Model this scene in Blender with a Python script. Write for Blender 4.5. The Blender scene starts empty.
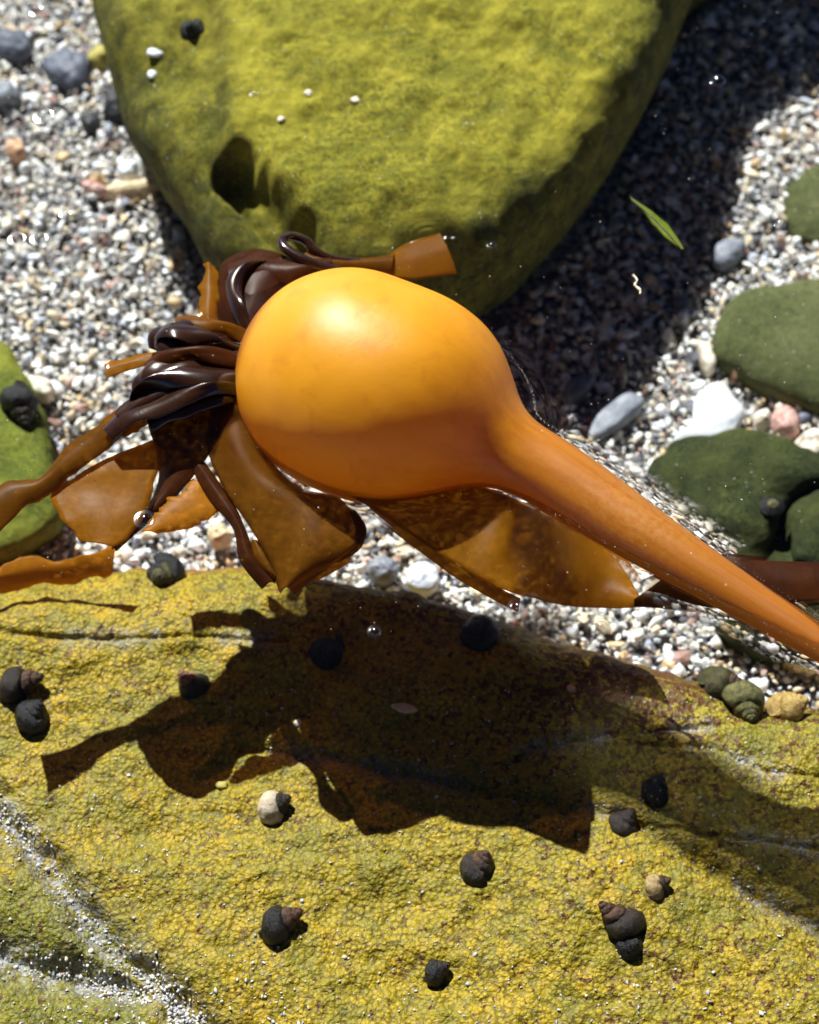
import bpy, math, random
import numpy as np
from mathutils import Vector, Matrix, Euler

random.seed(7); RNG = np.random.default_rng(11)
U = 0.01                      # everything below is written in centimetres
sc = bpy.context.scene
COL = sc.collection

# ------------------------------------------------------------------ camera
W, H = 819, 1024
PITCH = math.radians(58); DIST = 57.0; FPX = 2053.0
FWD = np.array([0, math.cos(PITCH), -math.sin(PITCH)])
UPV = np.array([0, math.sin(PITCH), math.cos(PITCH)])
CAM = -FWD * DIST
def ray(px, py):
    d = FWD + UPV * ((H/2 - py) / FPX); d = d + np.array([(px - W/2) / FPX, 0, 0]); return d
def at(px, py, z=0.0):
    """real point (cm) of the place at height z, for a spot measured on the photograph"""
    d = ray(px, py); t = (z - CAM[2]) / d[2]; return CAM + d * t
def cmpx(p): return float(np.dot(np.asarray(p) - CAM, FWD)) / FPX

# ------------------------------------------------------------------ noise
def _h(i, j, k, s):
    n = (i * 374761393 + j * 668265263 + k * 2147483647 + s * 974634777) & 0xffffffff
    n = ((n ^ (n >> 13)) * 1274126177) & 0xffffffff
    n = ((n ^ (n >> 16)) * 2246822519) & 0xffffffff
    return ((n ^ (n >> 15)) & 0xffff) / 65535.0
def vn(x, y, z=0.0, s=0):
    x = np.asarray(x, float); y = np.asarray(y, float); z = np.asarray(z, float) + 0 * x
    i = np.floor(x).astype(np.int64); j = np.floor(y).astype(np.int64); k = np.floor(z).astype(np.int64)
    u = x - i; v = y - j; w = z - k
    u = u*u*(3-2*u); v = v*v*(3-2*v); w = w*w*(3-2*w)
    r = 0
    for a in (0, 1):
        for b in (0, 1):
            for c in (0, 1):
                r = r + _h(i+a, j+b, k+c, s) * (u if a else 1-u) * (v if b else 1-v) * (w if c else 1-w)
    return r * 2 - 1
def fbm(x, y, z=0.0, s=0, o=4):
    r = 0; a = 1.0; f = 1.0
    for q in range(o):
        r = r + a * vn(np.asarray(x)*f, np.asarray(y)*f, np.asarray(z)*f, s+q); a *= .5; f *= 2.03
    return r
def sstep(a, b, x):
    t = np.clip((x - a) / (b - a), 0, 1); return t*t*(3-2*t)
def pdist(x, y, poly):
    """distance from points to a polyline (cm, plan view)"""
    best = np.full(np.shape(x), 1e9)
    for (ax, ay), (bx, by) in zip(poly[:-1], poly[1:]):
        dx, dy = bx-ax, by-ay
        t = np.clip(((x-ax)*dx + (y-ay)*dy) / (dx*dx+dy*dy), 0, 1)
        best = np.minimum(best, np.hypot(x-ax-t*dx, y-ay-t*dy))
    return best
def inside(x, y, poly):
    r = np.zeros(np.shape(x), bool); n = len(poly)
    for a in range(n):
        x0, y0 = poly[a]; x1, y1 = poly[(a+1) % n]
        c = (y0 > y) != (y1 > y)
        xi = (x1-x0) * (y-y0) / ((y1-y0) if y1 != y0 else 1e-9) + x0
        r ^= c & (x < xi)
    return r
def crom(P, n, closed=False):
    P = np.asarray(P, float); m = len(P)
    out = []
    N = m if closed else m-1
    for t in np.linspace(0, N, n, endpoint=not closed):
        i = min(int(t), N-1); f = t - i
        g = (lambda k: P[k % m]) if closed else (lambda k: P[min(max(k, 0), m-1)])
        p0, p1, p2, p3 = g(i-1), g(i), g(i+1), g(i+2)
        out.append(.5*((2*p1)+(-p0+p2)*f+(2*p0-5*p1+4*p2-p3)*f*f+(-p0+3*p1-3*p2+p3)*f**3))
    return np.array(out)

# ------------------------------------------------------------------ objects
def tag(o, label=None, cat=None, group=None, kind=None):
    for k, v in (('label', label), ('category', cat), ('group', group), ('kind', kind)):
        if v: o[k] = v
    return o
def thing(name, label, cat, loc=(0, 0, 0), group=None):
    o = bpy.data.objects.new(name, None); COL.objects.link(o)
    o.location = [c*U for c in loc]; o.empty_display_size = .01
    return tag(o, label, cat, group)
def mesh_obj(name, V, F, mat, parent=None, origin=None, smooth=True, attrs=None, colors=None):
    """V (cm, world), F list/array of tris or quads"""
    V = np.asarray(V, float)
    if origin is None:
        origin = np.array(parent.location) / U if parent is not None else V.mean(0)
    origin = np.asarray(origin, float)
    me = bpy.data.meshes.new(name)
    L = ((V - origin) * U).astype(np.float32)
    if isinstance(F, np.ndarray):
        me.vertices.add(len(L)); me.vertices.foreach_set('co', L.ravel())
        k = F.shape[1]
        me.loops.add(F.size); me.loops.foreach_set('vertex_index', F.astype(np.int32).ravel())
        me.polygons.add(len(F)); me.polygons.foreach_set('loop_start', np.arange(0, F.size, k, dtype=np.int32))
        me.update(calc_edges=True)
    else:
        me.from_pydata(L.tolist(), [], [list(map(int, f)) for f in F])
    me.validate()
    me.polygons.foreach_set('use_smooth', [smooth]*len(me.polygons))
    for k, a in (attrs or {}).items():
        at_ = me.attributes.new(k, 'FLOAT', 'POINT'); at_.data.foreach_set('value', np.asarray(a, np.float32).ravel())
    if colors is not None:
        c_ = me.attributes.new('tint', 'FLOAT_COLOR', 'POINT')
        c_.data.foreach_set('color', np.concatenate([colors, np.ones((len(colors), 1))], 1).astype(np.float32).ravel())
    me.materials.append(mat)
    o = bpy.data.objects.new(name, me); COL.objects.link(o)
    if parent is None: o.location = origin * U
    else: o.parent = parent
    return o
def gridF(nu, nv, closed=False):
    i, j = np.meshgrid(np.arange(nu if closed else nu-1), np.arange(nv-1), indexing='ij')
    a = i*nv+j; i2 = (i+1) % nu
    b = i2*nv+j
    return np.stack([a, b, b+1, a+1], -1).reshape(-1, 4)
def ico(sub):
    import bmesh
    bm = bmesh.new(); bmesh.ops.create_icosphere(bm, subdivisions=sub, radius=1)
    V = np.array([v.co[:] for v in bm.verts]); F = np.array([[v.index for v in f.verts] for f in bm.faces]); bm.free()
    return V, F

# ------------------------------------------------------------------ materials
class Mat:
    def __init__(s, name):
        s.m = bpy.data.materials.new(name); s.m.use_nodes = True; s.t = s.m.node_tree
        s.p = s.t.nodes['Principled BSDF']; s.out = s.t.nodes['Material Output']
        tc = s.n('ShaderNodeTexCoord'); mp = s.n('ShaderNodeMapping'); mp.inputs['Scale'].default_value = (100,)*3
        s.l(tc.outputs['Object'], mp.inputs[0]); s.co = mp.outputs[0]      # object coordinates in centimetres
    def n(s, t, **k):
        x = s.t.nodes.new(t)
        for a, b in k.items(): setattr(x, a, b)
        return x
    def l(s, a, b): s.t.links.new(a, b)
    def noise(s, sc_, det=4, rough=.55, co=None, dist=0):
        x = s.n('ShaderNodeTexNoise'); x.inputs['Scale'].default_value = sc_; x.inputs['Detail'].default_value = det
        x.inputs['Roughness'].default_value = rough; x.inputs['Distortion'].default_value = dist
        s.l(co or s.co, x.inputs['Vector']); return x.outputs['Fac']
    def voro(s, sc_, feature='F1', co=None, out='Distance', rnd=1):
        x = s.n('ShaderNodeTexVoronoi', feature=feature); x.inputs['Scale'].default_value = sc_
        x.inputs['Randomness'].default_value = rnd
        s.l(co or s.co, x.inputs['Vector']); return x.outputs[out]
    def ramp(s, f, stops, interp='LINEAR'):
        r = s.n('ShaderNodeValToRGB'); e = r.color_ramp.elements; r.color_ramp.interpolation = interp
        while len(e) < len(stops): e.new(.5)
        for k, (p, c) in enumerate(stops):
            e[k].position = p; e[k].color = (*c, 1) if not isinstance(c, (int, float)) else (c, c, c, 1)
        s.l(f, r.inputs[0]); return r.outputs[0]
    def mix(s, f, a, b, mode='MIX'):
        x = s.n('ShaderNodeMix', data_type='RGBA', blend_type=mode)
        if isinstance(f, (int, float)): x.inputs[0].default_value = f
        else: s.l(f, x.inputs[0])
        for q, v in ((6, a), (7, b)):
            if isinstance(v, tuple): x.inputs[q].default_value = (*v, 1)
            else: s.l(v, x.inputs[q])
        return x.outputs[2]
    def math(s, op, a, b=0.0, c=None, clamp=False):
        x = s.n('ShaderNodeMath', operation=op, use_clamp=clamp)
        for q, v in enumerate((a, b) if c is None else (a, b, c)):
            if isinstance(v, (int, float)): x.inputs[q].default_value = v
            else: s.l(v, x.inputs[q])
        return x.outputs[0]
    def attr(s, name, out='Fac'):
        x = s.n('ShaderNodeAttribute', attribute_name=name); return x.outputs[out]
    def bump(s, h, strength=.5, dist=.05, prev=None, to=None):
        b = s.n('ShaderNodeBump'); b.inputs['Strength'].default_value = strength; b.inputs['Distance'].default_value = dist*U
        s.l(h, b.inputs['Height'])
        if prev: s.l(prev, b.inputs['Normal'])
        s.l(b.outputs[0], (to or s.p).inputs['Normal']); return b.outputs[0]
    def set(s, **k):
        for a, v in k.items():
            i = s.p.inputs[a.replace('_', ' ')]
            if isinstance(v, (int, float)): i.default_value = v
            elif isinstance(v, tuple): i.default_value = (*v, 1) if len(v) == 3 and i.type == 'RGBA' else v
            else: s.l(v, i)
        return s

def mat_crust():
    m = Mat('algae_crust')
    warp = m.n('ShaderNodeVectorMath', operation='ADD'); nz = m.n('ShaderNodeTexNoise'); nz.inputs['Scale'].default_value = 5
    m.l(m.co, nz.inputs['Vector'])
    ms = m.n('ShaderNodeVectorMath', operation='SCALE'); ms.inputs['Scale'].default_value = .10
    m.l(nz.outputs['Color'], ms.inputs[0]); m.l(m.co, warp.inputs[0]); m.l(ms.outputs[0], warp.inputs[1]); co = warp.outputs[0]
    f1 = m.voro(7.0, co=co); f2 = m.voro(15, co=co)
    lowA = m.noise(.35, 5, .6); lowB = m.noise(1.2, 4)
    yel = m.ramp(lowB, [(.3, (.30, .225, .009)), (.52, (.43, .29, .008)), (.72, (.54, .315, .009))])
    grn = m.ramp(lowB, [(.3, (.15, .15, .012)), (.7, (.27, .235, .015))])
    g = m.math('ADD', m.math('MULTIPLY', m.ramp(lowA, [(.4, 0.0), (.62, 1.0)]), .55), m.attr('olive'), clamp=True)
    col = m.mix(g, yel, grn)
    cid = m.voro(7.0, co=co, out='Color')
    sep = m.n('ShaderNodeSeparateColor'); m.l(cid, sep.inputs[0])
    col = m.mix(m.math('MULTIPLY', sep.outputs[0], .55), col, m.mix(.6, col, (.17, .14, .012)))
    gaps = m.ramp(f1, [(.40, 0.0), (.60, 1.0)])                      # dark lines of the algae pattern between crust cells
    gm = m.math('MULTIPLY', gaps, m.ramp(m.noise(2.2, 3), [(.35, .35), (.65, 1.0)]))
    col = m.mix(m.math('MULTIPLY', gm, .7), col, (.045, .035, .008))
    # brown-red algae spots
    sp = m.math('ADD', m.noise(4.2, 5, .62, dist=.4), m.math('MULTIPLY', m.attr('brown'), .13))
    col = m.mix(m.ramp(sp, [(.585, 0.0), (.63, 1.0)]), col, m.mix(m.noise(9, 2), (.035, .012, .004), (.14, .055, .010)))
    red = m.math('MULTIPLY', m.attr('red'), m.ramp(m.noise(5, 4, .6), [(.38, 0.0), (.5, 1.0)]))
    col = m.mix(red, col, m.mix(m.noise(11, 2), (.30, .035, .008), (.12, .012, .006)))
    grey = m.math('MULTIPLY', m.attr('grey'), m.ramp(m.noise(4.5, 5, .65), [(.42, 0.0), (.56, 1.0)]))
    col = m.mix(grey, col, m.ramp(m.noise(14, 3, .7), [(.35, (.10, .10, .10)), (.7, (.5, .48, .46))]))
    patchy = m.ramp(m.noise(.8, 6, .68, dist=.7), [(.52, 0.0), (.64, 1.0)])
    col = m.mix(m.math('MULTIPLY', patchy, .5), col, (.17, .16, .02))
    m.set(Base_Color=col, Roughness=.5, Specular_IOR_Level=.28)
    hgt = m.math('ADD', m.math('MULTIPLY', m.math('SUBTRACT', 1.0, f1), 1.0), m.math('MULTIPLY', m.math('SUBTRACT', 1.0, f2), .35))
    b = m.bump(m.noise(1.6, 5), .5, .25)
    m.bump(hgt, .8, .07, prev=b)
    return m.m
def mat_moss(name, c0, c1, c2, dark=(.03, .035, .01), scale=1.0, edge=None, speck=True):
    m = Mat(name)
    n1 = m.noise(.55*scale, 6, .62); n2 = m.noise(6*scale, 8, .78, dist=.5); n3 = m.noise(1.7*scale, 5, .65, dist=.5)
    col = m.ramp(n1, [(.3, c0), (.5, c1), (.68, c2)])
    col = m.mix(m.ramp(n2, [(.40, 0.95), (.57, 0.0)]), col, dark)
    col = m.mix(m.ramp(n3, [(.36, .8), (.50, 0.0)]), col, m.mix(.45, c0, dark))
    col = m.mix(m.ramp(m.noise(.28*scale, 4, .6, dist=.6), [(.42, 0.0), (.66, .5)]), col, tuple(v*1.25 for v in c2))
    col = m.mix(m.ramp(m.voro(13*scale), [(.1, .25), (.5, 0.0)]), col, tuple(min(.7, v*1.5) for v in c2))
    rust = m.ramp(m.noise(5.5*scale, 5, .7, dist=.8), [(.64, 0.0), (.70, .8)])
    col = m.mix(m.math('MULTIPLY', rust, m.ramp(m.noise(.5*scale, 3), [(.45, .1), (.6, 1.0)])), col, (.10, .045, .012))
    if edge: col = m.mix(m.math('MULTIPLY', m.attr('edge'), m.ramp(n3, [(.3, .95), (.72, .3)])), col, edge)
    if speck:
        w = m.ramp(m.voro(3.0), [(.05, 1.0), (.09, 0.0)])
        col = m.mix(m.math('MULTIPLY', w, m.ramp(m.noise(.9, 2), [(.42, 0.0), (.5, 1.0)])), col, (.6, .58, .5))
    m.set(Base_Color=col, Roughness=.85, Specular_IOR_Level=.2)
    b = m.bump(n2, .8, .10); m.bump(m.noise(26*scale, 3, .7), .6, .03, prev=b)
    return m.m
def mat_stone(name, a, b, c=None, scale=3.0, rough=.55, vein=None, bump=.04):
    m = Mat(name)
    f = m.noise(scale, 6, .65, dist=.3)
    st = [(.3, a), (.62, b)] + ([(.78, c)] if c else [])
    col = m.ramp(f, st)
    if vein: col = m.mix(m.ramp(m.noise(scale*2.3, 4, .6, dist=1.5), [(.55, 0.0), (.62, 1.0)]), col, vein)
    m.set(Base_Color=col, Roughness=rough, Specular_IOR_Level=.4); m.bump(m.noise(scale*3, 5, .7), .5, bump)
    return m.m
def mat_gravel():
    m = Mat('shell_gravel')
    t = m.attr('tint', 'Color')
    col = m.mix(m.ramp(m.noise(9, 4, .6), [(.35, .3), (.5, 0.0)]), t, m.mix(.5, t, (.25, .2, .16)))
    m.set(Base_Color=col, Roughness=.5, Specular_IOR_Level=.4); m.bump(m.noise(16, 4, .7), .35, .03)
    return m.m
def mat_bed():
    m = Mat('sand_bed')
    v = m.voro(5); r = m.voro(5, out='Color'); sep = m.n('ShaderNodeSeparateColor'); m.l(r, sep.inputs[0])
    col = m.ramp(sep.outputs[0], [(.0, (.04, .045, .06)), (.5, (.16, .15, .14)), (.9, (.5, .46, .4))])
    m.set(Base_Color=col, Roughness=.8); m.bump(m.math('SUBTRACT', 1.0, v), 1, .12)
    return m.m
def mat_float():
    m = Mat('kelp_float')
    n = m.noise(.5, 4, .5)
    col = m.ramp(m.attr('along'), [(.0, (.86, .43, .010)), (.44, (.86, .42, .010)), (.58, (.70, .28, .007)), (.72, (.48, .175, .005)), (1, (.36, .120, .004))])
    col = m.mix(m.math('MULTIPLY', n, .25), col, (.52, .15, .006))
    st = m.n('ShaderNodeMapping'); st.inputs['Scale'].default_value = (1, 1, 1); m.l(m.co, st.inputs[0])
    pale = m.math('MULTIPLY', m.attr('scuff'), m.ramp(m.noise(5, 6, .7), [(.42, 0.0), (.56, 1.0)]))
    col = m.mix(m.math('MULTIPLY', pale, .22), col, (.72, .46, .14))
    col = m.mix(m.ramp(m.voro(1.1), [(.03, .6), (.05, 0.0)]), col, (.85, .6, .3))
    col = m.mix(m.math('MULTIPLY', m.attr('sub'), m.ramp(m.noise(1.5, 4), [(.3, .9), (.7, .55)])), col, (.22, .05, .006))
    blot = m.ramp(m.noise(1.1, 5, .6, dist=.7), [(.52, 0.0), (.72, 1.0)])
    col = m.mix(m.math('MULTIPLY', blot, .35), col, (.45, .15, .006))
    stx = m.n('ShaderNodeCombineXYZ'); m.l(m.math('MULTIPLY', m.attr('around'), 9), stx.inputs[0]); m.l(m.math('MULTIPLY', m.attr('along'), 12), stx.inputs[1])
    streak = m.ramp(m.noise(1.6, 5, .6, co=stx.outputs[0]), [(.42, 0.0), (.62, 1.0)])
    col = m.mix(m.math('MULTIPLY', streak, m.ramp(m.attr('along'), [(.45, .06), (.6, .3)])), col, (.26, .07, .004))
    m.set(Base_Color=col, Roughness=m.math('ADD', .40, m.math('MULTIPLY', n, .14)), Specular_IOR_Level=.6, Coat_Weight=m.ramp(m.attr('along'), [(.5, 0.0), (.62, .35)]), Coat_Roughness=.2)
    fine = m.bump(m.noise(14, 5, .7), .10, .02)
    m.bump(m.noise(1.2, 3), .12, .12, prev=fine)
    t = m.n('ShaderNodeBsdfTranslucent'); m.l(m.mix(.55, col, (.95, .33, .004)), t.inputs['Color'])   # thin gas filled wall
    mx = m.n('ShaderNodeMixShader'); mx.inputs[0].default_value = .36
    m.l(m.p.outputs[0], mx.inputs[1]); m.l(t.outputs[0], mx.inputs[2]); m.l(mx.outputs[0], m.out.inputs['Surface'])
    return m.m
def mat_blade(name, c, c2, tr, trw=.35, rough=.38, coat=0, clear=0.0):
    m = Mat(name)
    n = m.noise(1.0, 4, .6, dist=.6); f = m.noise(6, 5, .7)
    col = m.ramp(n, [(.3, c), (.7, c2)])
    col = m.mix(m.ramp(f, [(.35, .4), (.6, 0.0)]), col, m.mix(.5, c, (.01, .004, .001)))
    col = m.mix(m.ramp(m.voro(1.6), [(.035, .55), (.055, 0.0)]), col, (.5, .38, .22))
    m.set(Base_Color=col, Roughness=rough, Specular_IOR_Level=.5 if coat else .08, Coat_Weight=coat, Coat_Roughness=.07)
    m.bump(m.noise(1.2, 3, .5, dist=.6), .15, .12)
    t = m.n('ShaderNodeBsdfTranslucent'); t.inputs['Color'].default_value = (*tr, 1)
    mx = m.n('ShaderNodeMixShader'); mx.inputs[0].default_value = trw
    m.l(m.p.outputs[0], mx.inputs[1]); m.l(t.outputs[0], mx.inputs[2])
    th = m.n('ShaderNodeBsdfTransparent'); th.inputs['Color'].default_value = (1, .62, .16, 1)     # light that passes the thin sheet
    m3 = m.n('ShaderNodeMixShader'); m3.inputs[0].default_value = clear
    m.l(mx.outputs[0], m3.inputs[1]); m.l(th.outputs[0], m3.inputs[2]); m.l(m3.outputs[0], m.out.inputs['Surface'])
    return m.m
def mat_snail(name, a, b, spots=None, rough=.35):
    m = Mat(name)
    f = m.noise(6, 5, .65, dist=.5)
    col = m.ramp(f, [(.38, a), (.66, b)])
    if spots: col = m.mix(m.ramp(m.voro(5.5), [(.13, 1.0), (.2, 0.0)]), col, spots)
    m.set(Base_Color=col, Roughness=rough, Specular_IOR_Level=.4); m.bump(m.noise(9, 6, .75), .9, .07)
    return m.m
def mat_water():
    m = Mat('pool_water')
    g = m.n('ShaderNodeBsdfGlossy'); g.inputs['Roughness'].default_value = .015
    t = m.n('ShaderNodeBsdfTransparent'); t.inputs['Color'].default_value = (.94, .975, 1.0, 1)
    n = m.noise(.9, 3, .5)
    b = m.bump(n, .25, .05, to=g)
    gm = m.n('ShaderNodeNewGeometry'); dt = m.n('ShaderNodeVectorMath', operation='DOT_PRODUCT')
    m.l(gm.outputs['Incoming'], dt.inputs[0]); m.l(b, dt.inputs[1])
    sch = m.math('POWER', m.math('SUBTRACT', 1.0, m.math('ABSOLUTE', dt.outputs['Value']), clamp=True), 5.0)
    fr = m.math('ADD', .02, m.math('MULTIPLY', sch, .98), clamp=True)      # Schlick reflectance of a water face
    mx = m.n('ShaderNodeMixShader'); m.l(fr, mx.inputs[0]); m.l(t.outputs[0], mx.inputs[1]); m.l(g.outputs[0], mx.inputs[2])
    rf = m.n('ShaderNodeBsdfRefraction'); rf.inputs['IOR'].default_value = 1.333; rf.inputs['Roughness'].default_value = 0
    m.l(b, rf.inputs['Normal'])
    m2 = m.n('ShaderNodeMixShader'); m.l(m.attr('meniscus'), m2.inputs[0]); m.l(t.outputs[0], m2.inputs[1]); m.l(rf.outputs[0], m2.inputs[2])
    m.l(m2.outputs[0], mx.inputs[1])
    m.l(mx.outputs[0], m.out.inputs['Surface']); return m.m
def mat_bubble():
    m = Mat('bubble_film')
    g = m.n('ShaderNodeBsdfGlossy'); g.inputs['Roughness'].default_value = .03
    t = m.n('ShaderNodeBsdfTransparent'); t.inputs['Color'].default_value = (.86, .88, .90, 1)
    gm = m.n('ShaderNodeNewGeometry'); dt = m.n('ShaderNodeVectorMath', operation='DOT_PRODUCT')
    m.l(gm.outputs['Incoming'], dt.inputs[0]); m.l(gm.outputs['Normal'], dt.inputs[1])
    sch = m.math('POWER', m.math('SUBTRACT', 1.0, m.math('ABSOLUTE', dt.outputs['Value']), clamp=True), 4.0)
    fr = m.math('ADD', .12, m.math('MULTIPLY', sch, .7), clamp=True); g.inputs['Roughness'].default_value = .10
    mx = m.n('ShaderNodeMixShader'); m.l(fr, mx.inputs[0]); m.l(t.outputs[0], mx.inputs[1]); m.l(g.outputs[0], mx.inputs[2])
    m.l(mx.outputs[0], m.out.inputs['Surface']); return m.m

M_CRUST = mat_crust()
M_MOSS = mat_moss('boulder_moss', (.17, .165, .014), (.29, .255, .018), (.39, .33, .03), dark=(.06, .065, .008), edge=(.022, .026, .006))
M_MOSS_L = mat_moss('green_moss', (.10, .14, .015), (.17, .20, .02), (.24, .25, .03), dark=(.03, .04, .01))
M_OLIVE = mat_moss('olive_film', (.07, .085, .025), (.10, .11, .036), (.15, .15, .065), dark=(.05, .06, .02), scale=.5)
M_DKGREEN = mat_moss('dark_turf', (.022, .032, .010), (.042, .055, .014), (.085, .095, .022), dark=(.012, .014, .006), scale=1.3)
M_GRAVEL = mat_gravel(); M_BED = mat_bed()
M_FLOAT = mat_float()
M_GOLD = mat_blade('golden_blade', (.21, .092, .004), (.30, .132, .005), (.7, .28, .01), clear=.20)
M_AMBER = mat_blade('amber_blade', (.30, .125, .007), (.44, .19, .012), (.8, .35, .02), trw=.3, clear=.3)
M_BROWN = mat_blade('brown_blade', (.11, .044, .003), (.18, .074, .004), (.5, .18, .01), trw=.3, clear=.2)
M_MAROON = mat_blade('maroon_blade', (.034, .009, .003), (.070, .020, .004), (.16, .04, .01), trw=.2, clear=.12)
M_WET = mat_blade('wet_blade_base', (.016, .005, .002), (.040, .013, .003), (.16, .05, .01), trw=.15, rough=.25, coat=.8)
M_WATER = mat_water(); M_BUB = mat_bubble()

# ------------------------------------------------------------------ the bed
SAND = -9.8
def sand_z(x, y): return SAND + .35*fbm(np.asarray(x)*.12, np.asarray(y)*.12, 0, 3, 3)
n = 160
g = np.sign(np.linspace(-1, 1, n)) * (np.abs(np.linspace(-1, 1, n))**3) * 260
gx, gy = np.meshgrid(g, g+5, indexing='ij')
V = np.stack([gx, gy, sand_z(gx, gy) - .25], -1).reshape(-1, 3)
bed = mesh_obj('ground', V, gridF(n, n), M_BED, origin=(0, 0, SAND)); bed['kind'] = 'structure'
bed['label'] = 'bed of coarse shell sand under the tide pool'

# ------------------------------------------------------------------ foreground rock (height field with a rolled back edge)
CZ = -6.35
crest_px = [(-420, 640), (-120, 590), (0, 583), (60, 577), (130, 570), (250, 571), (330, 578), (400, 590), (450, 604), (520, 628), (600, 652), (680, 677), (720, 690), (770, 706), (830, 710), (960, 725), (1250, 800)]
RR = 3.0
cw = np.array([at(a, b, CZ-.47*RR) for a, b in crest_px]) + np.array([0, .15*RR, 0])
cs = crom(cw, 300)
def crest_y(x): return np.interp(x, cs[:, 0], cs[:, 1]) + .10*fbm(np.asarray(x)*1.4, 3.1, 0, 5, 3)
def wpoly(pts, z=-6.6): return [tuple(at(a, b, z)[:2]) for a, b in pts]
SEAM1 = wpoly([(-80, 740), (0, 812), (50, 868), (100, 935), (160, 985), (215, 1050), (260, 1120)], -7.0)
SEAM2 = wpoly([(-80, 945), (0, 952), (45, 966), (100, 975), (140, 985)], -7.0)
FISS = [wpoly([(-60, 632), (60, 640), (180, 637), (290, 640)]), wpoly([(240, 740), (330, 752), (420, 770), (520, 790), (620, 812), (700, 858), (760, 895), (850, 935)]),
        wpoly([(640, 742), (720, 752), (760, 772), (850, 782)]), wpoly([(560, 808), (640, 822), (740, 838), (850, 850)]), wpoly([(505, 760), (530, 745), (600, 735), (720, 728)])]
def rock_z(x, y):
    x = np.asarray(x, float); y = np.asarray(y, float)
    s = crest_y(x) - y
    z = CZ - .06*np.clip(s, 0, 99) + .30*fbm(x*.16+3, y*.22, 0, 21, 3)*sstep(0, 3, s) + .10*fbm(x*.7, y*.9, 0, 31, 3)
    R = RR
    q = np.clip(R - s, 0, None)
    z = z - np.where(q < R, R - np.sqrt(np.clip(R*R - q*q, 0, None)), R + (q-R)*2.2)
    d1 = np.minimum(pdist(x, y, SEAM1), pdist(x, y, SEAM2)) + .18*fbm(x*1.3, y*1.3, 0, 41, 2)
    z = z - .55*np.exp(-(d1/.42)**2)
    for k, f in enumerate(FISS):
        d = pdist(x, y, f) + .05*fbm(x*3, y*3, 0, 51+k, 2)
        z = z - (.14 if k != 1 else .26)*np.exp(-(d/(.09 if k != 1 else .22))**2)
    z = z + .035*fbm(x*3.2, y*3.2, 0, 61, 3)
    return z
xs = np.concatenate([np.linspace(-40, -14, 60, endpoint=False), np.linspace(-14, 14, 620), np.linspace(14, 40, 60)[1:]])
ss = np.concatenate([np.linspace(-2.6, 0, 60, endpoint=False), np.linspace(0, 17, 380), np.linspace(17, 60, 60)[1:]])
X = np.repeat(xs[:, None], len(ss), 1); Y = crest_y(X) - ss[None, :] * (1 + 0*X)
Z = rock_z(X, Y); S = ss[None, :] + 0*X
brownc = at(600, 690, CZ); bc2 = at(430, 610, CZ)
brown = .9*np.exp(-((S-.7)/.7)**2)*sstep(-9, -2, X) + np.exp(-(((X-brownc[0])/3.6)**2 + ((Y-brownc[1])/1.5)**2)) * 1.0 + .6*np.exp(-(((X-bc2[0])/4)**2 + ((Y-bc2[1])/.7)**2)) + .28*sstep(2, 8, X) - .3*sstep(0, 1, S)*sstep(2, -8, X)*0
red = sstep(1.0, .2, S) * (sstep(-3.5, -6, X) + .25)
d12 = np.minimum(pdist(X, Y, SEAM1), pdist(X, Y, SEAM2))
grey = np.exp(-(d12/.5)**2)
for k, f in enumerate(FISS): grey = np.maximum(grey, .75*np.exp(-(pdist(X, Y, f)/.28)**2)*sstep(-.1, .4, vn(X*.6, Y*.6, 0, 71+k)))
llc = at(20, 1010, -7)
olive = .9*sstep(4.6, 2.6, np.hypot((X-llc[0]), (Y-llc[1])*1.0)) + .5*sstep(9, 14, -Y-8)*0 + .35*sstep(6, 11, X)*sstep(5, 2, S)
rock = mesh_obj('foreground_rock', np.stack([X, Y, Z], -1).reshape(-1, 3), gridF(*X.shape)[:, ::-1].copy(), M_CRUST, origin=(0, -8, -6),
                attrs={'brown': brown, 'red': np.clip(red, 0, 1), 'grey': np.clip(grey, 0, 1), 'olive': np.clip(olive, 0, 1)})
tag(rock, 'broad foreground rock under a cracked crust of mustard yellow algae', 'rock')

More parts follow.
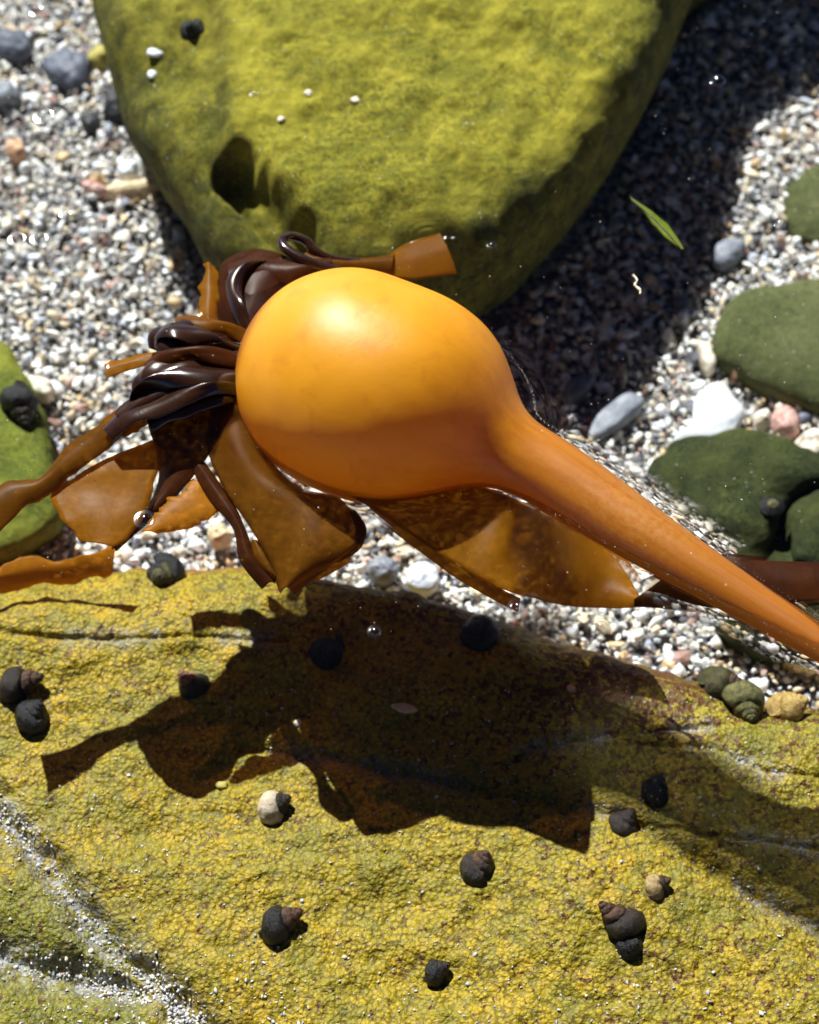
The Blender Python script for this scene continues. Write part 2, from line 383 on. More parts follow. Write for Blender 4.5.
# ------------------------------------------------------------------ stones traced in plan, real height and thickness
STONES = []
def stone(name, label, cat, outline, zmid, hgt, mat, nexp=2.2, rough=.12, seed=0, na=96, nr=26, zlow=None, fn=None, group=None, edge=False, tilt=(0, 0)):
    O = np.array([at(a, b, zmid) for a, b in outline]); O = crom(O, na, True)
    c = O.mean(0); size = np.sqrt(((O-c)**2).sum(1)).mean()
    if zlow is None: zlow = zmid - max(hgt, .6)
    ts = np.linspace(0, 1, nr)**.75
    rings = []
    for t in ts:
        P = c + (O-c)*t; z = zmid + hgt*(max(0, 1-t**nexp))**(1/nexp); rings.append(np.stack([P[:, 0], P[:, 1], np.full(na, z)], 1))
    for t in (.25, .5, .75, 1):
        P = c + (O-c)*(1-.22*t*t); rings.append(np.stack([P[:, 0], P[:, 1], np.full(na, zmid + (zlow-zmid)*t)], 1))
    G = np.array(rings)                                   # nr+4, na, 3
    D = G - c; L = np.linalg.norm(D, axis=2, keepdims=True)+1e-6
    f = 2.0/size
    nz = fbm(G[..., 0]*f, G[..., 1]*f, G[..., 2]*f, 100+seed, 4)[..., None]
    fade = np.concatenate([np.minimum(ts*3, 1), np.ones(4)])[:, None, None]
    G = G + D/L*nz*rough*size*.5*fade*np.array([1, 1, .0]) + np.array([0, 0, 1])*nz*rough*hgt*.9
    G[..., 2] += (G[..., 0]-c[0])*tilt[0] + (G[..., 1]-c[1])*tilt[1]
    if fn is not None: G = fn(G, c)
    G[0] = G[0].mean(0)
    V = G.transpose(1, 0, 2).reshape(-1, 3); F = gridF(na, nr+4, True)
    at_ = None
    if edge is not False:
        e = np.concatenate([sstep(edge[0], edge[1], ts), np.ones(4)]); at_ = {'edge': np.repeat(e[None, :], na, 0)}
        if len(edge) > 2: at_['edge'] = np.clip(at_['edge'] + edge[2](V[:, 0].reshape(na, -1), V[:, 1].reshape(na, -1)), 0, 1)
    o = mesh_obj(name, V, F, mat, origin=(c[0], c[1], zlow), attrs=at_)
    tag(o, label, cat, group); STONES.append((O[:, :2], c, G)); return o

BO = [(95, -120), (92, -30), (100, 20), (112, 65), (124, 110), (145, 155), (178, 205), (208, 252), (245, 285), (320, 300), (420, 300), (485, 276), (522, 250), (568, 205), (615, 150), (655, 85), (690, 0), (722, -66), (800, -130), (840, -260), (640, -360), (400, -380), (180, -300)]  # unseen upper right of the outline is widened to shade the corner
gash = wpoly([(232, 158), (262, 188), (302, 230)], -2.6)
ledge = wpoly([(212, -60), (222, 40), (226, 110), (228, 160), (268, 205), (310, 240)], -2.6)
dent = wpoly([(190, 35), (193, 45)], -3.6)
def boulder_fn(G, c):
    x, y = G[..., 0], G[..., 1]
    top = sstep(-6.2, -4.0, G[..., 2])
    lp = np.array(ledge)
    # west of the ledge line the shoulder is lower
    xl = np.interp(-y, -lp[:, 1], lp[:, 0])
    side = sstep(.25, -.55, x - xl)
    G[..., 2] -= top*side*(.55 + .22*vn(x*.8, y*.8, 0, 5))
    d = pdist(x, y, gash)
    G[..., 2] -= top*1.7*np.exp(-((d + .12*vn(x*2, y*2, 0, 77))/.62)**4)
    G[..., 2] += top*(.26*fbm(x*.35, y*.35, 0, 9, 4) + .12*np.abs(fbm(x*.55+4, y*.5, 0, 19, 3)) + .07*fbm(x*1.6, y*1.6, 0, 12, 4))
    return G
def bedge(x, y): return .45*sstep(.3, -1.0, x - np.interp(-y, -np.array(ledge)[:, 1], np.array(ledge)[:, 0])) + .75*np.exp(-(pdist(x, y, ledge)/.5)**2)  # shade along the ledge painted in, and darker green algae on the left shoulder
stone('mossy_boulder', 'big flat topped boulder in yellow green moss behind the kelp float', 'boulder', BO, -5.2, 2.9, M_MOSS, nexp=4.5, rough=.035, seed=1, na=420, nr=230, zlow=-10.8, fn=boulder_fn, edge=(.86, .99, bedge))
stone('algae_rock', 'small bright green rock at the left edge with one snail on it', 'rock', [(-70, 360), (-20, 345), (8, 352), (22, 372), (42, 402), (54, 445), (62, 482), (62, 515), (40, 540), (0, 556), (-60, 560), (-100, 470)], -9.0, 1.0, M_MOSS_L, nexp=3, seed=2, na=160, nr=60, zlow=-10.8)
stone('olive_boulder', 'smooth olive green stone at the right edge above the pink pebble', 'rock', [(714, 352), (724, 312), (760, 292), (830, 282), (920, 300), (940, 370), (880, 425), (819, 412), (776, 396), (740, 378)], -9.4, .9, M_OLIVE, nexp=2.6, seed=3, na=140, nr=50, rough=.06, zlow=-10.8)
stone('turf_rock', 'dark turf covered rock with a limpet beside the stipe', 'rock', [(648, 478), (664, 452), (700, 438), (760, 436), (815, 455), (850, 480), (800, 498), (782, 512), (770, 545), (730, 560), (690, 530)], -9.1, 1.0, M_DKGREEN, nexp=2.6, seed=4, na=140, nr=50, zlow=-10.8)
stone('turf_rock', 'striped dark green rock cut by the right edge just above the stipe', 'rock', [(783, 520), (810, 494), (860, 480), (930, 500), (930, 560), (860, 575), (800, 566)], -9.1, .8, M_DKGREEN, nexp=2.6, seed=5, na=120, nr=40, zlow=-10.8)
stone('sunken_rock', 'dark shaded rock below the stipe at the right edge', 'rock', [(715, 612), (740, 592), (800, 585), (900, 600), (900, 655), (819, 662), (760, 650), (724, 634)], -9.2, .6, M_DKGREEN, nexp=2.4, seed=6, zlow=-10.8)
stone('olive_boulder', 'pale greenish stone at the right edge beside the upper gravel', 'rock', [(783, 196), (800, 178), (850, 165), (900, 200), (880, 260), (815, 245), (790, 232)], -9.6, .6, M_OLIVE, seed=8, zlow=-10.8)
stone('turf_rock', 'low dark rock shaded between the stipe and the gravel', 'rock', [(735, 545), (770, 538), (830, 548), (850, 590), (780, 600), (730, 585)], -9.5, .4, M_DKGREEN, seed=9, zlow=-10.8)
# single pebbles and shells that stand out of the gravel
G_WHITE = mat_stone('white_stone', (.55, .6, .7), (.78, .78, .76), scale=1.5)
G_CREAM = mat_stone('cream_pebble', (.6, .5, .36), (.82, .74, .6))
G_SLATE = mat_stone('slate', (.05, .06, .09), (.13, .14, .18))
G_SLATE2 = mat_stone('grey_slate', (.14, .16, .2), (.26, .27, .3), scale=2)
G_BLACK = mat_stone('black_stone', (.012, .012, .016), (.04, .04, .045))
G_PINK = mat_stone('pink_pebble', (.45, .2, .17), (.65, .45, .38), vein=(.3, .06, .05))
G_ORANGE = mat_stone('orange_pebble', (.55, .25, .13), (.72, .45, .28))
G_YEL = mat_stone('yellow_stone', (.3, .24, .03), (.45, .38, .08))
G_TAN = mat_stone('tan_stone', (.5, .35, .18), (.75, .6, .38))
def ell(cx, cy, a, b, ang, n=9, seed=0):
    r = random.Random(seed*31+int(cx)); A = math.radians(ang); o = []
    for k in range(n):
        t = 2*math.pi*k/n; q = 1 + r.uniform(-.14, .14); x, y = a*q*math.cos(t), b*q*math.sin(t)
        o.append((cx + x*math.cos(A)-y*math.sin(A), cy + x*math.sin(A)+y*math.cos(A)))
    return o
zp = SAND + .25
PEB = [
 ('white_stone', 'large bluish white shell stone between gravel and turf rock', 'stone', [(670, 446), (690, 430), (694, 402), (708, 384), (726, 388), (738, 408), (744, 418), (734, 434), (706, 444)], G_WHITE, .45, 2.6),
 ('slate_chip', 'blue grey slate chip leaning in gravel near the stipe neck', 'stone', [(588, 436), (596, 412), (612, 398), (640, 396), (642, 408), (618, 428), (598, 440)], G_SLATE2, .3, 3),
 ('slate_chip', 'small grey slate chip in the shadow right of the float', 'stone', ell(578, 388, 20, 9, -35), G_SLATE2, .25, 2.6),
 ('slate_chip', 'pale slate lying in the boulder shadow near the right gravel', 'stone', ell(728, 252, 17, 12, -30), G_SLATE2, .3, 2.4),
 ('dark_stone', 'black stone at the left edge of the top gravel', 'stone', ell(12, 46, 20, 13, 10), G_SLATE, .5, 2.3),
 ('dark_stone', 'blue black angular slate beside the small yellow stone', 'stone', [(42, 66), (62, 54), (88, 58), (92, 74), (78, 90), (58, 84)], G_SLATE, .5, 2.6),
 ('yellow_stone', 'small yellow green stone wedged against the mossy boulder', 'stone', ell(102, 61, 17, 10, -8), G_YEL, .55, 2.2),
 ('dark_stone', 'dark grey stone touching the left edge below the black one', 'stone', ell(2, 94, 17, 11, 0), G_SLATE2, .4, 2.4),
 ('dark_stone', 'round black stone in the shade at the foot of the boulder', 'stone', ell(117, 110, 15, 15, 0), G_BLACK, .7, 2.2),
 ('dark_stone', 'small brownish black pebble beside the round black stone', 'stone', ell(92, 124, 9, 9, 0), G_BLACK, .45, 2.2),
 ('orange_pebble', 'salmon orange pebble in the gravel near the left edge', 'pebble', ell(16, 150, 11, 9, 20), G_ORANGE, .35, 2.2),
 ('shell_piece', 'long tan shell piece pointing at the boulder foot', 'shell', ell(128, 189, 32, 7, -8), G_TAN, .3, 2.2),
 ('shell_piece', 'curved pink red shell piece in the left gravel', 'shell', ell(94, 190, 15, 5, 20), G_PINK, .35, 2.2),
 ('shell_piece', 'pale blue grey shell flake near the shaded boulder foot', 'shell', ell(128, 172, 12, 8, -40), G_WHITE, .35, 2.4),
 ('pink_pebble', 'lumpy pink and brown pebble right of the white stone', 'pebble', ell(783, 424, 17, 14, 20), G_PINK, .5, 2.2),
 ('cream_pebble', 'smooth cream pebble at the right edge below the pink pebble', 'pebble', ell(810, 449, 16, 16, 0), G_CREAM, .6, 2.2),
 ('cream_pebble', 'round white pebble left of the pink pebble', 'pebble', ell(763, 422, 9, 9, 0), G_CREAM, .5, 2.2),
 ('shell_piece', 'tall cream shell chip standing above the white stone', 'shell', ell(707, 358, 8, 16, -20), G_CREAM, .4, 2.2),
 ('shell_piece', 'orange brown shell bit between cream chip and olive stone', 'shell', ell(736, 368, 12, 7, 30), G_ORANGE, .35, 2.2),
 ('grey_pebble', 'blue grey pebble in the gap under the float', 'pebble', ell(384, 570, 15, 11, 0), G_SLATE2, .4, 2.2),
 ('cream_pebble', 'broad white pebble right of the grey pebble under the float', 'pebble', ell(423, 578, 17, 15, 0), G_WHITE, .4, 2.6),
 ('cream_pebble', 'tan pebble in the lower gap left of the hanging blade', 'pebble', ell(219, 536, 13, 10, 0), G_TAN, .4, 2.2),
 ('cream_pebble', 'flat cream pebble beside the green rock at left', 'pebble', ell(40, 388, 14, 10, 20), G_CREAM, .3, 2.4),
 ('cream_pebble', 'small white pebble left of the flat cream one', 'pebble', ell(16, 384, 8, 7, 20), G_WHITE, .4, 2.2),
]
for k, (nm, lb, ct, ol, mt, hg, ne) in enumerate(PEB):
    zz = zp + (0.9 if 'pebble in the shade' in lb else 0)
    stone(nm, lb, ct, ol, zz, hg, mt, nexp=ne, rough=.16, seed=20+k, na=40, nr=14, zlow=zz-.5)

# ------------------------------------------------------------------ gravel: thousands of shell bits, nobody could count them
PAL = np.array([(.90, .88, .84), (.88, .82, .70), (.90, .90, .90), (.78, .65, .44), (.68, .72, .80), (.30, .32, .38), (.14, .15, .2), (.6, .40, .33), (.66, .47, .25), (.07, .07, .09), (.42, .25, .2)])
PW = np.array([.25, .17, .16, .12, .08, .045, .03, .05, .05, .02, .025]); PW = PW/PW.sum()
def pebble_field(name, cx, cy, cz, size, label, mat, lift=.35, sub=2, parent=None, cat=None, pal=PAL, pw=PW, flat=0):
    N = len(cx); V0, F0 = ico(sub); m = len(V0)
    # a dozen irregular prototypes
    protos = []
    for q in range(16):
        d = 1 + .34*fbm(V0[:, 0]*1.1+q*7, V0[:, 1]*1.1, V0[:, 2]*1.1, 200+q, 3)
        P = V0*d[:, None]
        for _ in range(7):                        # broken faces
            nn = RNG.normal(size=3); nn /= np.linalg.norm(nn); k = RNG.uniform(.22, .62)
            e = P@nn; P = P - np.outer(np.clip(e-k, 0, None)*.85, nn)
        protos.append(P*np.array([1, RNG.uniform(.6, .95), RNG.uniform(.35, .7)]))
    protos = np.array(protos)
    pi = RNG.integers(0, 16, N)
    ax = RNG.uniform(0, 2*math.pi, N); tl = RNG.normal(0, .45, N); tb = RNG.normal(0, .45, N)
    ca, sa, ct, st, cb, sb = np.cos(ax), np.sin(ax), np.cos(tl), np.sin(tl), np.cos(tb), np.sin(tb)
    Rz = np.zeros((N, 3, 3)); Rz[:, 0, 0] = ca; Rz[:, 0, 1] = -sa; Rz[:, 1, 0] = sa; Rz[:, 1, 1] = ca; Rz[:, 2, 2] = 1
    Rx = np.zeros((N, 3, 3)); Rx[:, 0, 0] = 1; Rx[:, 1, 1] = ct; Rx[:, 1, 2] = -st; Rx[:, 2, 1] = st; Rx[:, 2, 2] = ct
    Ry = np.zeros((N, 3, 3)); Ry[:, 1, 1] = 1; Ry[:, 0, 0] = cb; Ry[:, 0, 2] = sb; Ry[:, 2, 0] = -sb; Ry[:, 2, 2] = cb
    R = Rz@Rx@Ry
    V = np.einsum('nij,nmj->nmi', R, protos[pi]) * size[:, None, None] + np.stack([cx, cy, cz], 1)[:, None, :]
    F = (F0[None] + (np.arange(N)*m)[:, None, None]).reshape(-1, 3)
    ci = RNG.choice(len(pal), N, p=pw); c = pal[ci]*RNG.uniform(.82, 1.08, (N, 1))
    o = mesh_obj(name, V.reshape(-1, 3), F, mat, origin=(float(np.mean(cx)), float(np.mean(cy)), float(np.min(cz))), colors=np.repeat(np.clip(c, 0, .90), m, 0))
    if flat:
        fl = np.repeat(RNG.random(N) > flat, len(F0)); o.data.polygons.foreach_set('use_smooth', fl)
    o['kind'] = 'stuff'; o['label'] = label
    return o
pitch = .33
a0 = at(-290, 300, SAND); a1 = at(1080, 300, SAND); yt = at(400, -170, SAND)[1]; yb = -7
gx, gy = np.meshgrid(np.arange(a0[0], a1[0], pitch), np.arange(yb, yt, pitch), indexing='ij')
def scatter(gx, gy, keep=1.0):
    x = gx.ravel() + RNG.uniform(-.5, .5, gx.size)*pitch; y = gy.ravel() + RNG.uniform(-.5, .5, gx.size)*pitch
    k = RNG.random(x.size) < keep
    bo = STONES[0][0]; bc = STONES[0][1][:2]; k &= ~inside(x, y, [tuple(bc + (p-bc)*.93) for p in bo[::8]])
    k &= y > crest_y(x) - .3
    for O, c, G in STONES[1:8]: k &= ~inside(x, y, [tuple(c[:2] + (p-c[:2])*.95) for p in O[::4]])
    for O, c, G in STONES[8:]: k &= ~inside(x, y, [tuple(p) for p in O[::3]])
    return x[k], y[k]
x1, y1 = scatter(gx, gy); s1 = .168*np.exp(RNG.normal(0, .40, len(x1)))
x2, y2 = scatter(gx, gy, .75); s2 = .185*np.exp(RNG.normal(0, .48, len(x2)))
x3, y3 = scatter(gx, gy, .5); s3 = .085*np.exp(RNG.normal(0, .35, len(x3)))
cx = np.concatenate([x1, x2, x3]); cy = np.concatenate([y1, y2, y3]); size = np.clip(np.concatenate([s1, s2, s3]), .04, .48)
cz = np.concatenate([sand_z(x1, y1) - .04 + RNG.uniform(-.05, .05, len(x1)), sand_z(x2, y2) + .08 + RNG.uniform(-.05, .08, len(x2)), sand_z(x3, y3) + .10 + RNG.uniform(-.06, .06, len(x3))])
pebble_field('gravel', cx, cy, cz, size, 'coarse bed of broken white shell and small pebbles', M_GRAVEL, sub=1, flat=.45)
# coarse light grains caught in the seams of the foreground rock and sprinkled over it
gxs = RNG.uniform(-13, 14, 90000); gys = RNG.uniform(-19, -2, 90000)
d = np.minimum(pdist(gxs, gys, SEAM1), pdist(gxs, gys, SEAM2))
dd = np.full(len(gxs), 9.0)
for f in FISS: dd = np.minimum(dd, pdist(gxs, gys, f))
patch = sstep(.05, .7, vn(gxs*.5, gys*.5, 0, 91)+.5*vn(gxs*1.5, gys*1.5, 0, 92))
prob = .6*np.exp(-(d/.36)**2)*(.35+patch) + .05*np.exp(-(dd/.15)**2) + .02 + .07*patch*sstep(-7, -13, gys)
k = (RNG.random(len(gxs)) < prob) & (gys < crest_y(gxs) - .3)
gxs, gys, d = gxs[k], gys[k], d[k]
sz = np.clip((1+.5*sstep(-8, -14, gys))*np.where(d < .5, .060, .042)*np.exp(RNG.normal(0, .35, len(gxs))), .012, .13)
PALW = np.array([(.66, .64, .62), (.52, .51, .50), (.75, .66, .5), (.4, .38, .4), (.6, .35, .25)])
pebble_field('sand_grains', gxs, gys, rock_z(gxs, gys) + sz*.25, sz, 'white shell grains caught on the foreground rock and in its seams', M_GRAVEL, sub=1, pal=PALW, pw=np.array([.4, .25, .15, .15, .05]))

# ------------------------------------------------------------------ kelp
AX = np.array([.908, .418]); NR = np.array([.418, -.908]); C0 = np.array([360, 386])
kelp = thing('bull_kelp', 'bull kelp with round orange float, tapering stipe and brown blades floating in the pool', 'kelp', at(360, 386, .4))
prof = []
for ph in np.linspace(0, 90, 26):
    p = math.radians(ph); prof.append((-4 - 119*math.cos(p), 115.5*math.sin(p), -1*math.sin(p)**2))
prof += [(18, 116.5, 0), (42, 115.5, 2), (65, 110.5, 4), (86, 102.5, 6), (105, 91, 8), (120, 79, 8.5), (132, 68, 7.5), (143, 57, 5.5), (155, 47.5, 3), (168, 41, 1.5), (185, 38.5, 1), (208, 37, 0)]
cen = [(*(C0 + AX*s + NR*o), r) for s, r, o in prof]
nb = len(cen)
cen += [(594, 503, 35), (640, 534, 31.5), (700, 572, 26), (760, 609, 21.5), (819, 645, 18), (900, 697, 16), (1010, 765, 15), (1150, 850, 14)]
zc = [.35]*(len(cen))
for i in range(len(cen)):
    if i >= 26: zc[i] = .35 - .45*min(1, (i-26)/14)
    if i >= nb: zc[i] = -.10 - .16*(i-nb)/3
P3 = np.array([at(a, b, z) for (a, b, r), z in zip(cen, zc)]); R3 = np.array([r*cmpx(p) for (a, b, r), p in zip(cen, P3)])
n_s = 460
# smooth the profile by arc length so that no ring shows as a crease
D4 = np.concatenate([P3, R3[:, None]], 1)
ax_s = np.concatenate([[0], np.cumsum(np.linalg.norm(np.diff(D4, axis=0), axis=1))])
u_f = np.linspace(0, ax_s[-1], 2400)
def gsm(a, sg):
    k = np.arange(-90, 91); w_ = np.exp(-.5*(k*(u_f[1])/sg)**2); w_ /= w_.sum()
    return np.convolve(np.concatenate([2*a[0]-a[90:0:-1], a, 2*a[-1]-a[-2:-92:-1]]), w_, 'valid')
D5 = np.stack([gsm(np.interp(u_f, ax_s, D4[:, c]), .30) for c in range(4)], 1)
f5 = np.interp(u_f, ax_s, np.arange(len(cen)))
D5[0] = D4[0]
u_s = np.linspace(0, 1, n_s)**1.0*ax_s[-1]
P3 = np.stack([np.interp(u_s, u_f, D5[:, c]) for c in range(3)], 1); R3 = np.interp(u_s, u_f, D5[:, 3]); R3[0] = 0
frac = np.interp(u_s, u_f, f5)
T = np.gradient(P3, axis=0); T /= np.linalg.norm(T, axis=1, keepdims=True)
axd = at(*(C0+AX*160), 0) - at(*C0, .35); axd /= np.linalg.norm(axd)
w = sstep(nb-4, nb+2, frac)[:, None]
T = axd*(1-w) + T*w; T /= np.linalg.norm(T, axis=1, keepdims=True)
n_a = 128; VV = np.zeros((n_s, n_a, 3))
for i in range(n_s):
    e1 = np.cross(T[i], [0, 0, 1]); e1 /= np.linalg.norm(e1); e2 = np.cross(e1, T[i])
    a = np.linspace(0, 2*math.pi, n_a, endpoint=False)
    VV[i] = P3[i] + R3[i]*(np.outer(np.cos(a), e1) + np.outer(np.sin(a), e2))
VV += (VV - P3[:, None])*(.012*fbm(VV[..., 0]*.35, VV[..., 1]*.35, VV[..., 2]*.35, 300, 3))[..., None]
along = np.repeat((frac/(len(cen)-1))[:, None], n_a, 1)
# attribute: 0..0.5 float, 0.5..1 stipe
al = np.interp(frac, [0, 30, nb, len(cen)-1], [0, .5, .72, 1.0])
scp = at(640, 510, .8)
scuff = np.exp(-(((VV[..., 0]-scp[0])/2.2)**2 + ((VV[..., 1]-scp[1])/1.6)**2))
subm = np.clip(sstep(.05, -.75, VV[..., 2])*sstep(nb+1, nb-8, frac)[:, None]*.8 + sstep(2.3, 1.3, u_s)[:, None], 0, 1)  # darkening by the water painted below the waterline, plus dark skin at blade end
cut = int(np.argmin(np.abs(frac - (nb-3))))
def sub_mesh(i0, i1, name):
    ni = i1-i0; V = VV[i0:i1].reshape(-1, 3)
    F = []
    i, j = np.meshgrid(np.arange(ni-1), np.arange(n_a), indexing='ij'); j2 = (j+1) % n_a
    F = np.stack([i*n_a+j, i*n_a+j2, (i+1)*n_a+j2, (i+1)*n_a+j], -1).reshape(-1, 4)[:, ::-1].copy()
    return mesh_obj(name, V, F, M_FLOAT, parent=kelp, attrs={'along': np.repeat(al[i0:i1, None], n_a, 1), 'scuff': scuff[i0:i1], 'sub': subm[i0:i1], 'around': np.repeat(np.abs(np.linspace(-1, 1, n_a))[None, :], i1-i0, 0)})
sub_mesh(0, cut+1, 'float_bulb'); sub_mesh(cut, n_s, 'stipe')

def ribbon(A, B, mat, bulge=.1, ruf=.08, thick=.045, n=70, m=16, rag=0.0, seed=0, name='blade', parent=None, curl=0):
    A = crom(np.array([at(*p) for p in A]), n); B = crom(np.array([at(*p) for p in B]), n)
    v = np.linspace(0, 1, m)[None, :, None]
    G = A[:, None]*(1-v) + B[:, None]*v
    if rag:
        jit = 1.5*rag*fbm(np.arange(n)*.11, seed*3.3, 0, 400+seed, 5)[:, None]*(B-A)/np.maximum(np.linalg.norm(B-A, axis=1, keepdims=True), .2)
        G = G + jit[:, None]*(v**6) - np.roll(jit, 7, 0)[:, None]*((1-v)**6)
    s = v[..., 0]
    G[..., 2] += bulge*np.sin(math.pi*s) + ruf*fbm(G[..., 0]*.7, G[..., 1]*.7, 0, 420+seed, 2)*(.35+np.abs(s-.5)*1.6)
    G[..., 2] += curl*(np.abs(s-.5)*2)**3
    du = np.gradient(G, axis=0); dv = np.gradient(G, axis=1); N = np.cross(du, dv); N /= np.linalg.norm(N, axis=2, keepdims=True)+1e-9
    if N[..., 2].mean() < 0: N = -N
    th = thick*.5*np.sqrt(np.clip(1-(2*s-1)**4, .15, 1))[..., None]
    Tp = G + N*th; Bt = G - N*th
    V = np.concatenate([Tp.reshape(-1, 3), Bt.reshape(-1, 3)])
    F = [tuple(f) for f in gridF(n, m)]; off = n*m
    F += [tuple(off + q for q in f[::-1]) for f in gridF(n, m)]
    for i in range(n-1):
        a, b = i*m, (i+1)*m; F.append((a, off+a, off+b, b)); a += m-1; b += m-1; F.append((b, off+b, off+a, a))
    for j in range(m-1):
        a, b = j, j+1; F.append((b, off+b, off+a, a)); a += (n-1)*m; b += (n-1)*m; F.append((a, off+a, off+b, b))
    return mesh_obj(name, V, F, mat, parent=parent or kelp)
def tube(pts, mat, name='blade', flat=1.0, n=60, m=20, lump=.12, seed=0):
    Q = np.array([[*at(a, b, z), r*.0278] for a, b, z, r in pts]); Q = crom(Q, n); P, R = Q[:, :3], np.clip(Q[:, 3], .01, None)
    T = np.gradient(P, axis=0); T /= np.linalg.norm(T, axis=1, keepdims=True); V = []
    for i in range(n):
        e1 = np.cross(T[i], [0, 0, 1]); e1 /= np.linalg.norm(e1)+1e-9; e2 = np.cross(e1, T[i])
        a = np.linspace(0, 2*math.pi, m, endpoint=False)
        r = R[i]*(1+lump*vn(np.cos(a)*1.2+i*.11, np.sin(a)*1.2, 0, 500+seed))
        V.append(P[i] + (np.outer(np.cos(a)*r, e1) + np.outer(np.sin(a)*r*flat, e2)))
    V = np.array(V).reshape(-1, 3); F = [(i*m+j, (i+1)*m+j, (i+1)*m+(j+1) % m, i*m+(j+1) % m) for i in range(n-1) for j in range(m)]
    F.append(tuple(range(m))); F.append(tuple((n-1)*m+j for j in range(m-1, -1, -1)))
    return mesh_obj(name, V, F, mat, parent=kelp)

# long golden blade trailing under the float and its dark continuation
b = ribbon([(345, 496, -.3), (400, 488, -.3), (450, 486, -.3), (495, 492, -.3), (522, 503, -.5), (546, 515, -3.0), (578, 534, -4.3), (615, 558, -4.4), (632, 582, -4.2), (642, 600, -4)],
       [(355, 500, -.35), (395, 525, -.35), (430, 548, -.35), (458, 565, -.4), (492, 584, -.45), (518, 594, -.7), (542, 600, -3.0), (574, 606, -4.4), (612, 608, -4.4), (641, 606, -4.1)], M_GOLD, bulge=.12, ruf=.06, seed=1, n=110)
b['label'] = 'golden brown blade trailing under the stipe'
ribbon([(375, 508, -.4), (420, 538, -.4), (465, 567, -.45), (500, 588, -.7), (520, 598, -1.2)], [(370, 512, -.8), (410, 545, -.8), (455, 577, -.8), (490, 598, -1.0), (518, 612, -1.5)], M_GOLD, bulge=.1, ruf=.05, seed=2)
b = ribbon([(634, 600, -3.6), (650, 588, -3.0), (672, 574, -1.6), (715, 560, -.7), (770, 560, -.6), (840, 562, -.6), (960, 570, -.7)],
       [(634, 607, -3.8), (660, 609, -3.2), (690, 612, -1.8), (730, 613, -.9), (775, 611, -.8), (840, 604, -.8), (960, 602, -.9)], M_MAROON, bulge=.12, ruf=.06, seed=3)
b['label'] = 'dark maroon blade passing under the stipe'
# middle blade with the round right lobe
ribbon([(212, 415, -0.53), (207, 445, -0.57), (222, 485, -0.66), (246, 522, -0.75), (262, 548, -0.84), (272, 570, -1.02), (280, 592, -1.29)],
       [(250, 400, -0.43), (268, 455, -0.43), (300, 488, -0.39), (340, 498, -0.34), (366, 532, -0.43), (340, 560, -0.71), (294, 594, -1.29)], M_BROWN, bulge=.35, ruf=.12, seed=4, n=90)
tube([(352, 512, -.3, 3), (361, 528, -.35, 5), (357, 545, -.6, 5), (338, 557, -.9, 5), (314, 563, -1.3, 4), (298, 578, -1.9, 3)], M_BROWN, flat=.8, seed=31)
ribbon([(192, 470, -0.80), (210, 500, -0.89), (233, 528, -0.97), (240, 560, -1.11), (262, 588, -1.38)], [(205, 462, -0.75), (232, 500, -0.80), (246, 530, -0.93), (256, 555, -1.02), (277, 580, -1.29)], M_MAROON, seed=5)
ribbon([(248, 545, -1.29), (250, 560, -1.33), (262, 575, -1.38), (275, 583, -1.47)], [(262, 545, -1.15), (272, 560, -1.15), (277, 572, -1.25), (280, 582, -1.38)], M_BROWN, seed=6, bulge=.3)
# folded pair lower left
b = ribbon([(158, 440, -.8), (160, 465, -.8), (152, 495, -.9), (138, 520, -.9), (116, 547, -1.0)], [(100, 462, -.8), (72, 478, -.9), (52, 490, -1.0), (62, 515, -1.0), (78, 541, -1.1)], M_GOLD, bulge=.08, ruf=.08, rag=.07, seed=7)
b['label'] = 'torn golden blade folded under the dark one'
ribbon([(160, 385, .0), (148, 420, -.4), (156, 450, -.9), (158, 480, -1.2), (142, 515, -1.4), (112, 549, -1.6)],
       [(235, 385, .0), (233, 415, -.2), (214, 448, -.5), (188, 482, -.9), (160, 512, -1.2), (116, 551, -1.5)], M_MAROON, bulge=.2, ruf=.10, seed=8, n=90)
b = ribbon([(190, 478, -0.97), (172, 498, -1.02), (152, 512, -1.06), (140, 532, -1.11)], [(212, 490, -1.02), (219, 512, -1.06), (196, 528, -1.11), (158, 534, -1.15)], M_AMBER, bulge=.1, ruf=.1, rag=.15, seed=9)
# arm reaching left
b = ribbon([(236, 374, .05), (190, 382, .05), (150, 394, -.1), (118, 412, -.2), (92, 430, -.4), (62, 450, -.6), (34, 478, -.8), (0, 486, -.9), (-50, 515, -1.0)],
       [(236, 402, -.1), (190, 410, -.15), (152, 424, -.3), (128, 436, -.3), (108, 448, -.5), (78, 474, -.7), (44, 496, -.9), (18, 514, -1.0), (-40, 560, -1.2)], M_BROWN, bulge=.15, ruf=.10, rag=.06, seed=10, n=110)
b = ribbon([(-50, 585, -5.4), (-10, 570, -5.5), (32, 556, -5.6), (76, 560, -5.6), (117, 541, -5.0)], [(-50, 600, -5.9), (-10, 592, -6.0), (40, 584, -6.1), (85, 580, -6.1), (112, 574, -5.6)], M_AMBER, bulge=.12, ruf=.12, rag=.08, seed=11)
b['label'] = 'ragged amber blade end lying over the crest of the rock'
ribbon([(300, 562, -1.47), (320, 556, -1.47), (352, 556, -1.47)], [(304, 582, -1.60), (322, 578, -1.60), (350, 562, -1.60)], M_AMBER, bulge=.25, ruf=.05, seed=12, n=30)
